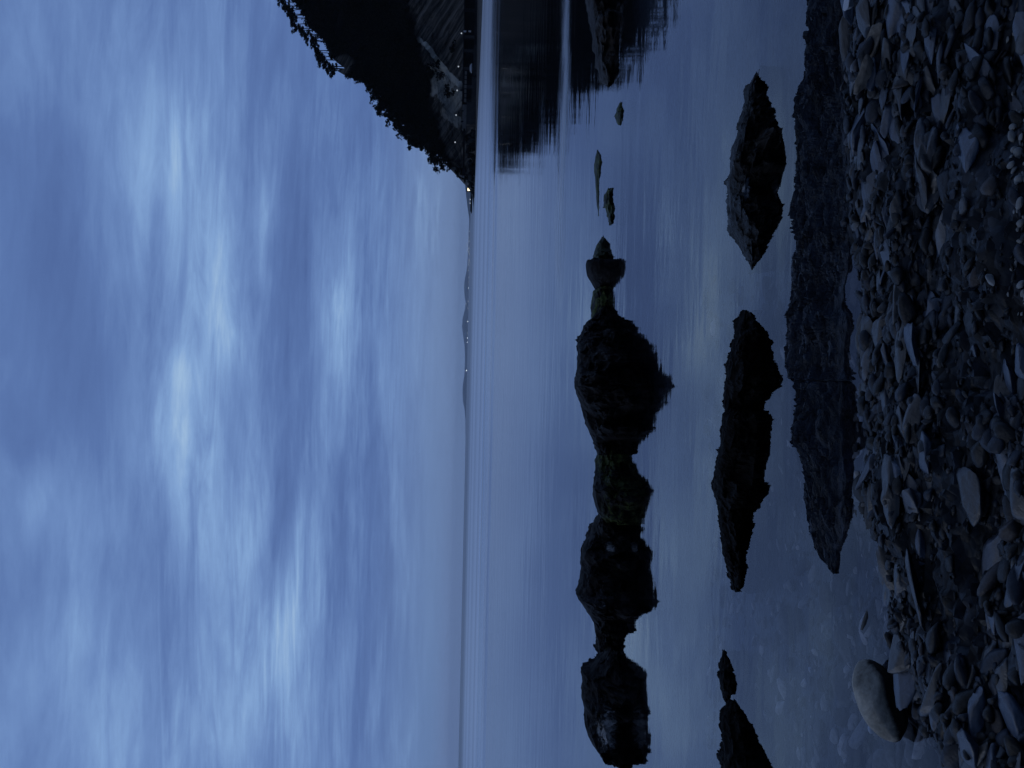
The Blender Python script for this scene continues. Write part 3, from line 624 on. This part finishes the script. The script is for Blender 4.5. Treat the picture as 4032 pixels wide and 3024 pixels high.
# strata lean: coordinate across the bedding
ac = n.m('ADD', n.m('MULTIPLY', hX, .62), n.m('MULTIPLY', hZ, .80))
al = n.m('SUBTRACT', n.m('MULTIPLY', hX, .80), n.m('MULTIPLY', hZ, .62))
sv = n.n('ShaderNodeCombineXYZ', i_0=n.m('MULTIPLY', ac, .5), i_1=n.m('MULTIPLY', al, .05), i_2=0.0).outputs[0]
st = n.noise(sv, 1.0, 7, .65, .3)
rk = n.ramp(st, [(.34, (.014, .014, .013)), (.5, (.08, .079, .077)), (.64, (.23, .225, .215))])
def seam(x0, z0, x1, z1, wd):                       # a band of pale rock between two points of the face
    L = math.hypot(x1 - x0, z1 - z0); ux, uz = (x1 - x0) / L, (z1 - z0) / L
    a = n.m('ADD', n.m('MULTIPLY', n.m('SUBTRACT', hX, x0), ux), n.m('MULTIPLY', n.m('SUBTRACT', hZ, z0), uz))
    b_ = n.m('SUBTRACT', n.m('MULTIPLY', n.m('SUBTRACT', hX, x0), uz), n.m('MULTIPLY', n.m('SUBTRACT', hZ, z0), ux))
    wob = n.m('MULTIPLY', n.m('SUBTRACT', n.noise(p, .35, 5, .7), .5), wd * 1.6)
    f = n.ss(n.m('ABSOLUTE', n.m('ADD', b_, wob)), wd, wd * .7)
    f = n.m('MULTIPLY', f, n.m('MULTIPLY', n.ss(a, -1.0, 1.0), n.ss(a, L + 1, L - 1)))
    return f
def hp(sx, sy):
    d = ray(sx, sy); t = d.z / d.y; h = (H + t * (D0 + 8)) / (1 - .8 * t)
    return d.x / d.y * (D0 + 8 + .8 * h), h
c1 = lambda cx, cy: hp(1000 + cx / 2.183, cy / 2.183)
PALE = (.68, .70, .66)
A_, B_ = c1(1410, 315), c1(1780, 735)
rk = n.mix(seam(*A_, *B_, 1.15), rk, PALE)
A_, B_ = c1(1480, 610), c1(1770, 900)
rk = n.mix(n.m('MULTIPLY', seam(*A_, *B_, 5.0), n.ramp(st, [(.3, .2), (.5, 1.0)])), rk, tuple(v * .75 for v in PALE))
A_, B_ = c1(1620, 940), c1(1780, 1060)
rk = n.mix(seam(*A_, *B_, 2.0), rk, tuple(v * .5 for v in PALE))
# scrub cover
scr_zone_parts = []
gA = c1(1400, 0); gB = c1(1620, 1000)
nzv = n.noise(p, .06, 5, .6)
L = math.hypot(gB[0] - gA[0], gB[1] - gA[1]); ux, uz = (gB[0] - gA[0]) / L, (gB[1] - gA[1]) / L
side = n.m('SUBTRACT', n.m('MULTIPLY', n.m('SUBTRACT', hX, gA[0]), uz), n.m('MULTIPLY', n.m('SUBTRACT', hZ, gA[1]), ux))
upper = n.ss(n.m('ADD', n.m('MULTIPLY', hZ, 1.0), n.m('ADD', n.m('MULTIPLY', n.m('SUBTRACT', nzv, .5), 15.0), n.m('MULTIPLY', hX, -.27))), -15.2, -12.6)
UP = c1(720, 560)
sq = n.m('ADD', n.m('POWER', n.m('ABSOLUTE', n.m('DIVIDE', n.m('SUBTRACT', hX, UP[0]), 7.0)), 2.0), n.m('POWER', n.m('ABSOLUTE', n.m('DIVIDE', n.m('SUBTRACT', hZ, UP[1]), 8.0)), 2.0))
upper = n.m('MULTIPLY', upper, n.ss(n.m('ADD', sq, n.m('MULTIPLY', nzv, .8)), 1.0, 1.6))
colh = n.mix(upper, rk, (.004, .005, .004))
b = n.n('ShaderNodeBump', i_Strength=.9, i_Distance=.8, i_Height=n.m('ADD', st, n.noise(p, .8, 6, .7)))
bs = n.n('ShaderNodeBsdfPrincipled', i_Base_Color=colh, i_Roughness=.85, i_Normal=b); bs.inputs['Specular IOR Level'].default_value = .1
finish(n, bs)
add('headland', mesh_np('headland', V, grid_faces(len(hx), len(hu))[:, ::-1], False, m_hill), kind='structure')

# ------------------------------------------------------------------ trees
M_leaf = plain('dark_foliage', (.008, .011, .007), .8, .5, 1.2, .1)
M_bark = plain('dark_bark', (.02, .017, .015), .9, .3, 3, .1)
def leaves(centers, nper, size, r_, seed_flat=.7):
    cs = np.repeat(np.array([c[:3] for c in centers]), nper, 0); rs = np.repeat(np.array([c[3] for c in centers]), nper)
    d = r_.normal(size=(len(cs), 3)); d /= np.linalg.norm(d, axis=1)[:, None]
    P = cs + d * (rs * r_.uniform(.45, 1.05, len(cs)))[:, None] * np.array([1, 1, seed_flat])
    a = r_.normal(size=P.shape); a /= np.linalg.norm(a, axis=1)[:, None]
    b_ = np.cross(a, r_.normal(size=P.shape)); b_ /= np.linalg.norm(b_, axis=1)[:, None]
    s = (size * r_.uniform(.5, 1.3, len(P)))[:, None]
    V = np.stack([P - a * s, P + b_ * s * .6, P + a * s, P - b_ * s * .6], 1).reshape(-1, 3)
    return V, np.arange(len(V)).reshape(-1, 4)
def tube(pts, rad, k=6):
    V, F = [], []
    for i, (p_, r0) in enumerate(zip(pts, rad)):
        for j in range(k):
            a = 2 * math.pi * j / k; V.append((p_[0] + math.cos(a) * r0, p_[1] + math.sin(a) * r0, p_[2]))
        if i:
            for j in range(k):
                A = (i - 1) * k; F.append((A + j, A + (j + 1) % k, A + k + (j + 1) % k, A + k + j))
    return V, F
pine_v, bush_v = [], []
for i in range(5):                                  # tall pines with bare trunks
    r_ = np.random.default_rng(500 + i); lean = r_.uniform(-.8, .8)
    V, F = tube([(0, 0, -1), (lean * .3, 0, 2.2), (lean * .8, 0, 4.5), (lean, 0, 6.4)], [.22, .18, .13, .05])
    V = list(V); F = list(F)
    for _ in range(4):
        z0 = r_.uniform(3.2, 5.0); a = r_.uniform(0, 6.28); q = [(lean * z0 / 6, 0, z0), (lean * z0 / 6 + math.cos(a) * 1.5, math.sin(a) * 1.5, z0 + 1.0)]
        v2, f2 = tube(q, [.08, .03], 4); F += [tuple(x_ + len(V) for x_ in f) for f in f2]; V += v2
    tk = bpy.data.meshes.new('trunk'); tk.from_pydata(V, [], F); tk.materials.append(M_bark)
    cen = [(lean + r_.normal(0, 1.3), r_.normal(0, 1.2), r_.uniform(4.3, 6.7), r_.uniform(.7, 1.25)) for _ in range(9)]
    V, F = leaves(cen, 55, .34, r_, .55)
    pine_v.append((tk, mesh_np('crown', V, F, False, M_leaf)))
for i in range(5):
    r_ = np.random.default_rng(540 + i)
    V, F = tube([(0, 0, -.8), (.1, 0, 1.0), (.2, 0, 2.2)], [.14, .10, .04], 5)
    tk = bpy.data.meshes.new('trunk'); tk.from_pydata(V, [], F); tk.materials.append(M_bark)
    cen = [(r_.normal(0, .9), r_.normal(0, .9), r_.uniform(.8, 2.9), r_.uniform(.5, 1.0)) for _ in range(8)]
    V, F = leaves(cen, 45, .30, r_, .8)
    bush_v.append((tk, mesh_np('crown', V, F, False, M_leaf)))
def tree(kind, i, x, y, z, s, lab, grp):
    tk, cr = (pine_v if kind == 'pine_tree' else bush_v)[i % 5]
    e = bpy.data.objects.new(kind, None); C.objects.link(e); e.location = (x, y, z); e.rotation_euler = (0, 0, rng.uniform(0, 6.28)); e.scale = (s, s, s * rng.uniform(.9, 1.15))
    e['label'] = lab; e['category'] = 'tree'; e['group'] = grp
    add('trunk', tk, e); add('crown', cr, e)
i = 0
x = RX[0] - 1
while x < 196:
    s = float(np.interp(x, RX, RS)); yy = D0 + 8 + .8 * ridge_h(x)
    if s < 275:
        tree('pine_tree', i, x, yy + rng.uniform(-2, 3), ground_h(x) - .5, rng.uniform(.95, 1.2), 'black pine with a bare trunk on the high crest of the headland', 'tall pines on the crest'); x += rng.uniform(1.3, 2.6)
    elif s < 345:
        x += 1.0; continue
    elif s < 640:
        tree('scrub_tree', i, x, yy + rng.uniform(-2, 2), ground_h(x) - .3, rng.uniform(.8, 2.1), 'small dark bushy tree on the sloping ridge of the headland', 'bushy trees on the sloping ridge'); x += rng.uniform(.6, 1.2)
    else:
        tree('scrub_tree', i, x, yy + rng.uniform(-1, 1), ground_h(x) - .4, rng.uniform(.5, 1.0), 'low dark shrub on the rocky tip of the headland', 'shrubs on the rocky tip'); x += rng.uniform(.8, 1.6)
    i += 1
# the wood on the slope reads as one mass
cen = []
r_ = np.random.default_rng(77)
while len(cen) < 2300:
    x = r_.uniform(RX[0] + 4, 200); u = r_.uniform(.08, 1.0); q = hill_pt(x, u)
    f_ = noise.noise(Vector((x * .07, q[2] * .09, 3)))
    if q[2] + f_ * 7 - .27 * x < -12: continue
    if ((x - UP[0]) / 7.5) ** 2 + ((q[2] - UP[1]) / 8.5) ** 2 < 1.1: continue
    if noise.noise(Vector((x * .12 + 9, q[2] * .12, 0))) > .42: continue
    cen.append((q[0], q[1] - .5, q[2] + .4, r_.uniform(1.0, 2.3)))
for sx, sy in [(1700, 285), (1705, 300), (1712, 270), (1765, 370), (1772, 378), (1735, 315), (1690, 290), (1780, 200)]:
    hx_, hz_ = hp(sx, sy); 
    for _ in range(3): cen.append((hx_ + r_.normal(0, 1), D0 + 5 + .8 * hz_, hz_ + r_.normal(0, .7), 1.4))
V, F = leaves(cen, 34, .55, r_, .8)
add('woodland', mesh_np('woodland', V, F, False, M_leaf), None, 'dark wood and scrub covering the slope of the headland', 'woodland', None, 'stuff')

# ------------------------------------------------------------------ sea road, walls, lamps at the foot of the headland
M_conc = plain('pale_concrete', (.10, .10, .105), .8, .25, .5, .2)
M_conc2 = plain('dark_concrete', (.05, .05, .055), .85, .3, .5, .2)
M_whitew = plain('whitewashed_wall', (.28, .28, .28), .8, .2, .6, .2)
M_metal = plain('dark_metal', (.01, .01, .012), .5, .1, 2)
def P(sx, sy, Y=D0): return dpt(sx, sy, Y)
def box_obj(name, b, material, parent=None, **kw):
    V, F = boxes(b); return add(name, mesh_np(name, V, F, False, material), parent, **kw)
def relabel(prefix_objs, fmt):
    ones = ['', 'first', 'second', 'third', 'fourth', 'fifth', 'sixth', 'seventh', 'eighth', 'ninth', 'tenth', 'eleventh', 'twelfth', 'thirteenth', 'fourteenth', 'fifteenth', 'sixteenth', 'seventeenth', 'eighteenth', 'nineteenth']
    tens = ['', '', 'twenty', 'thirty', 'forty', 'fifty', 'sixty', 'seventy', 'eighty', 'ninety']; te = {2: 'twentieth', 3: 'thirtieth', 4: 'fortieth', 5: 'fiftieth', 6: 'sixtieth', 7: 'seventieth', 8: 'eightieth', 9: 'ninetieth'}
    for i, o in enumerate(prefix_objs, 1):
        w_ = ones[i] if i < 20 else (te[i // 10] if i % 10 == 0 else tens[i // 10] + '-' + ones[i % 10])
        o['label'] = fmt.format(w_)
def empty(name, loc, label, cat, group=None):
    e = bpy.data.objects.new(name, None); C.objects.link(e); e.location = loc
    e['label'] = label; e['category'] = cat
    if group: e['group'] = group
    return e
xa, xb = P(1880, 492).x, P(1880, -500).x
xm = P(1880, 300).x
def wallseg(name, y0, y1, xtop, xbot, Y, th, material, label, cap=True):
    a, b_ = P(xbot, y1, Y), P(xtop, y0, Y)
    zt = (P(xtop, y0, Y).z + P(xtop, y1, Y).z) / 2
    x0, x1 = P(xbot, y1, Y).x, P(xbot, y0, Y).x
    e = empty(name, ((x0 + x1) / 2, Y, 0), label, 'wall')
    cx = (x0 + x1) / 2; hw = (x1 - x0) / 2
    nseg = max(2, int((x1 - x0) / 4)); bl = []
    for k_ in range(nseg):
        s0 = -hw + 2 * hw * k_ / nseg + .03; s1 = -hw + 2 * hw * (k_ + 1) / nseg - .03
        bl.append((s0, s1, 0, th, -1.2, zt - .2))
    box_obj('wall_face', bl, material, e)
    if cap: box_obj('coping', [(-hw, hw, -.12, th + .1, zt - .198, zt)], material, e)
    return e, zt
wallseg('sea_wall', 180, 300, 1864, 1885, D0, 1.6, M_conc, 'pale low sea wall in front of the dark arcade, right part')
wallseg('sea_wall', 303, 402, 1857, 1882, D0 - .5, 1.6, M_conc, 'pale low sea wall below the lattice parapet')
wallseg('sea_wall', 404, 492, 1837, 1880, D0 - .3, 2.6, M_conc, 'tall pale concrete sea wall nearest the tip of the headland')
wallseg('sea_wall', -420, 176, 1873, 1887, D0 + .6, 2.0, M_conc2, 'dark low quay wall at the right frame edge')
# arcade: deck on pillars
dk0, dk1 = P(1822, 402), P(1824, -420)
ar = empty('sea_arcade', ((dk0.x + dk1.x) / 2, D0 + 5, 0), 'dark arcade of pillars carrying the coast road above the sea wall', 'arcade')
hw = (dk1.x - dk0.x) / 2; cx = (dk0.x + dk1.x) / 2
box_obj('deck', [(-hw, hw, -1.6, 3.5, 5.2, 5.55)], M_conc2, ar)
box_obj('back_wall', [(-hw, hw, 3.2, 3.6, 0, 5.2)], M_metal, ar)
for sy in (-330, -230, -130, -60, 40, 146, 200, 271, 342, 398):
    q = P(1840, sy, D0 + 4); box_obj('pillar', [(q.x - cx - .55, q.x - cx + .55, -1.3, -.5, 0, 5.195)], M_conc if sy in (146, 200, 271, 342) else M_conc2, ar)
for k_ in range(7):                                 # lattice panels of the parapet
    q0, q1 = P(1830, 280 + 18 * k_, D0 + 3), P(1830, 294 + 18 * k_, D0 + 3)
    zt = P(1822, 300, D0 + 3).z; x0, x1 = q1.x - cx, q0.x - cx
    b = [(x0, x1, -2.2, -2.0, zt - 1.55, zt - .75)]
    box_obj('parapet_panel', b, M_whitew, ar)
# white parapet and road beam towards the tip
q0, q1 = P(1824, 505, D0 + 1), P(1824, 404, D0 + 1)
wp = empty('white_parapet', ((q0.x + q1.x) / 2, D0 + 3, 0), 'whitewashed parapet wall with dark posts above the tall sea wall', 'wall')
hw2 = (q1.x - q0.x) / 2; zt = P(1821, 450, D0 + 3).z
box_obj('wall_face', [(-hw2, hw2, 0, .5, zt - 1.5, zt)], M_whitew, wp)
for k_ in range(4): box_obj('post', [(-hw2 + 3 + 4.0 * k_, -hw2 + 3.5 + 4.0 * k_, -.1, .6, zt - .4, zt + .5)], M_metal, wp)
q0, q1 = P(1820, 692, D0 + 2), P(1820, 506, D0 + 2)
box_obj('road_beam', [(q0.x, q1.x, D0 + 2, D0 + 5, 4.1, 4.75)], M_metal, label='long dark road beam running level towards the tip of the headland', cat='road deck')
# lamps
M_lamp = glow('lamp_light', (.75, .86, 1.0), .5)
proto = None
for i_, (sx, sy) in enumerate([(1817, 131), (1805, 262), (1800, 356), (1796, 453), (1792, 560)]):
    q = P(sx, sy, D0 + 6)
    e = empty('street_lamp', (q.x, D0 + 6, 5.5), ['street lamp on the coast road, first from the right frame edge', 'street lamp on the coast road, second from the right frame edge', 'street lamp above the lattice parapet at the foot of the pale cliff', 'street lamp above the whitewashed parapet', 'street lamp nearest the tip of the headland'][i_], 'street lamp', 'street lamps along the coast road')
    V, F = tube([(0, 0, -.5), (0, 0, q.z - 5.5)], [.07, .05], 6); pm = bpy.data.meshes.new('pole'); pm.from_pydata(V, [], F); pm.materials.append(M_metal)
    add('pole', pm, e)
    Vp, Fp = ICO[2]; add('lamp_head', mesh_np('lamp_head', Vp * .28, Fp, True, M_lamp), e, loc=(0, 0, q.z - 5.5))
# upturned white boat on the quay
q = P(1860, 271, D0 + 1.0)
Vb = []; nb = 24; mb = 9
for i_ in range(nb):
    t = -1 + 2 * i_ / (nb - 1); hwb = .62 * (1 - abs(t) ** 2.4) ** .6 + .01; hb = .85 * (1 - abs(t) ** 3) ** .7 + .01
    for j in range(mb):
        a = math.pi * j / (mb - 1); Vb.append((t * 1.9, -math.cos(a) * hwb, math.sin(a) * hb))
bt = empty('rowing_boat', (q.x, D0 + .5, P(1857, 271, D0).z - .15), 'small white boat turned upside down on the sea wall', 'boat')
add('hull', mesh_np('hull', Vb, grid_faces(nb, mb)[:, ::-1], True, plain('white_paint', (.62, .68, .78), .5, .08, 2)), bt)
box_obj('keel', [(-1.6, 1.6, -.03, .03, .8, .92)], M_whitew, bt)
# two pale tarpaulins/bollards by the arcade
for (sx, sy, lb) in [(1831, 123, 'upper white drum standing in the arcade, right of the pale pillar'), (1850, 123, 'lower white drum on the quay, right of the pale pillar')]:
    q = P(sx, sy, D0 + 2.2); V, F = tube([(0, 0, -.5), (0, 0, -.45), (0, 0, .4), (0, 0, .5)], [.3, .36, .34, .2], 12)
    F.append(tuple(range(36, 48)))
    me = bpy.data.meshes.new('drum'); me.from_pydata(V, [], F); me.materials.append(bpy.data.materials['white_paint'])
    add('drum', me, None, lb, 'drum', loc=q)
# broken shore boulders round the tip
M_shore = rock_mat('shore_boulder', (.006, .007, .008), (.035, .038, .042), .8, .7, .2, bump=.5, bdist=.2)
bv = []
for i_ in range(6):
    Vp, Fp = stone_shape(2, np.random.default_rng(800 + i_), cuts=12, rough=.05, angular=.6, seed=i_); bv.append(mesh_np('shore_boulder', Vp, Fp, False, M_shore))
r_ = np.random.default_rng(9)
for i_ in range(64):
    sy = r_.uniform(500, 765) if i_ < 52 else r_.uniform(-200, 500)
    f = (768 - sy) / 270
    s_ = r_.uniform(.9, 2.3) * (0.6 + .5 * min(f, 1)); Y = D0 + r_.uniform(-3, 7)
    q = P(1868, sy, Y); z = r_.uniform(-.3, 4.2) * min(1, max(f, 0) * 1.1) if i_ < 52 else -.2
    if i_ >= 52: Y = D0 - 1.2; s_ *= .55
    o = add('shore_boulder', bv[i_ % 6], None, 'dark broken boulder heaped at the foot of the headland', 'boulder', 'boulders heaped at the foot of the headland', None, (q.x, Y + z * .6, z), tuple(r_.uniform(0, 6, 3)))
    o.scale = (s_ * 1.3, s_, s_ * .8)

# ------------------------------------------------------------------ far shore
M_far = plain('far_hills', (.16, .19, .22), .9, .3, .002, .05)  # base colour lightened so the hills fade as in haze
def far_hill(pts, Y, depth, seed, name='hills'):
    y0, y1 = min(p_[0] for p_ in pts), max(p_[0] for p_ in pts); n_ = 90
    ys_ = np.linspace(y0, y1, n_); xs = interp_prof([(a, b_) for a, b_ in pts], ys_); V = []
    for y, x_ in zip(ys_, xs):
        q = dpt(x_, y, Y)
        for j in range(9):
            a = math.pi * j / 8; z = max(q.z, .5) * math.sin(a) ** .8
            z *= 1 + .12 * noise.fractal(Vector((q.x * .004, j * .8, seed)), 1, 2, 4)
            V.append((q.x, Y - math.cos(a) * depth, z if 0 < j < 8 else -12))
    return add(name, mesh_np(name, V, grid_faces(n_, 9)[:, ::-1], True, M_far), kind='structure')
far_hill([(560, 1822), (640, 1823), (690, 1828), (745, 1834), (800, 1844), (832, 1852.5), (850, 1853)], 7000, 700, 1)
far_hill([(830, 1850), (900, 1846), (1000, 1842.5), (1060, 1839), (1110, 1829), (1160, 1827.5), (1185, 1833), (1215, 1832), (1260, 1821.5), (1290, 1819.5), (1320, 1824), (1360, 1829), (1400, 1831), (1470, 1829), (1520, 1822), (1580, 1823), (1610, 1829), (1650, 1833), (1700, 1832.5)], 14500, 900, 2)
M_town = glow('town_light', (.85, .92, 1.0), 4.0)
M_warm = glow('warm_light', (1.0, .86, .55), 2.6)
lights = [(1848, 912), (1846, 935), (1847, 950), (1839, 962), (1846, 978), (1839, 985), (1846, 990), (1847.5, 1000), (1846.5, 1024), (1846, 1032), (1846, 1042), (1842, 1065), (1846, 1092), (1845.5, 1110), (1845, 1134), (1843.5, 1186), (1836, 1196), (1843, 1215), (1842, 1266), (1841.5, 1312), (1841, 1331), (1840.5, 1347), (1838, 1459), (1852, 786), (1852, 800)]
mp = None
for i_, (sx, sy) in enumerate(lights):
    Y = 13200 if sy > 850 else 6100
    q = dpt(sx, sy, Y); s_ = (6.5 if sy > 850 else 2.6) * [.8, .5, 1.0, .65][i_ % 4]
    if sy in (1347, 1215, 1331, 1032, 1459): s_ *= 1.35
    z = max(q.z, 4.0)
    lab = 'tiny white lamp in the string of lights along the far shore' if sy > 850 else ('tiny lamp on the low coast beyond the headland tip, nearer the tip' if sy == 786 else 'tiny lamp on the low coast beyond the headland tip, farther from the tip')
    e = empty('shore_lamp', (q.x, Y, 0), lab, 'lamp', 'lights along the far shore' if sy > 850 else None)
    box_obj('mast', [(-.8, .8, -.8, .8, -4, z)], M_conc2, e)
    Vp, Fp = ICO[1]; add('lamp_head', mesh_np('lamp_head', Vp * s_, Fp, True, M_town), e, loc=(0, 0, z))
# lit kiosk on the breakwater past the tip
Yk = 620; q = dpt(1855, 743, Yk)
bk = empty('breakwater', (dpt(1864, 780, Yk).x, Yk, 0), 'thin pale breakwater reaching out past the headland tip', 'breakwater')
xk0, xk1 = dpt(1864, 835, Yk).x - bk.location.x, dpt(1864, 650, Yk).x - bk.location.x
box_obj('mole', [(xk0, xk1, 0, 5, -2, .9)], M_conc2, bk); box_obj('parapet', [(xk0 + 1, xk1, 3, 4, .9, 1.5)], M_conc, bk)
kk = empty('lit_kiosk', (q.x, Yk + 1, .9), 'small kiosk with a glowing warm window on the breakwater', 'kiosk')
box_obj('wall', [(-1.9, 1.9, 0, 2.5, 0, 3.6)], M_whitew, kk); box_obj('roof', [(-2.2, 2.2, -.3, 2.8, 3.6, 3.9)], M_conc2, kk)
box_obj('window', [(-1.5, 1.5, -.08, -.01, 1.3, 3.1)], M_warm, kk)

bys = lambda g: sorted([o for o in C.objects if o.get('group') == g and o.parent is None], key=lambda o: o.location.x / o.location.y)
relabel(bys('tall pines on the crest'), '{} pine along the high crest, counting from its seaward end')
relabel(bys('bushy trees on the sloping ridge'), '{} bushy tree up the sloping ridge, counting from the seaward end')
relabel(bys('shrubs on the rocky tip'), '{} low shrub from the seaward end of the rocky tip')
relabel(bys('lights along the far shore')[::-1], '{} lamp in the string of far shore lights, counting away from the headland')
xr = lambda L_: sorted(L_, key=lambda o: -o.location.x / o.location.y)
relabel(xr(bys('broad slate slabs on the beach')), '{} broad slate slab on the beach, counting from its right end')
relabel(xr(bys('light rounded pebbles at the near edge')), '{} light rounded pebble of the pale patch, counting from the right')
relabel(bys('boulders heaped at the foot of the headland'), '{} dark boulder along the foot of the headland, counting from its tip')
# ------------------------------------------------------------------ air
mh, n = mat('haze_air')
vol = n.n('ShaderNodeVolumePrincipled', i_Density=6.0e-5)
vol.inputs['Color'].default_value = (.8, .88, 1, 1); vol.inputs['Anisotropy'].default_value = 0
n.t.links.new(vol.outputs[0], n.n('ShaderNodeOutputMaterial').inputs['Volume'])
V, F = boxes([(-16500, 16500, -100, 16500, -14, 200)])
add('haze', mesh_np('haze', V, F, False, mh), kind='stuff')
sc.cycles.volume_bounces = 0
sc.cycles.transparent_max_bounces = 12
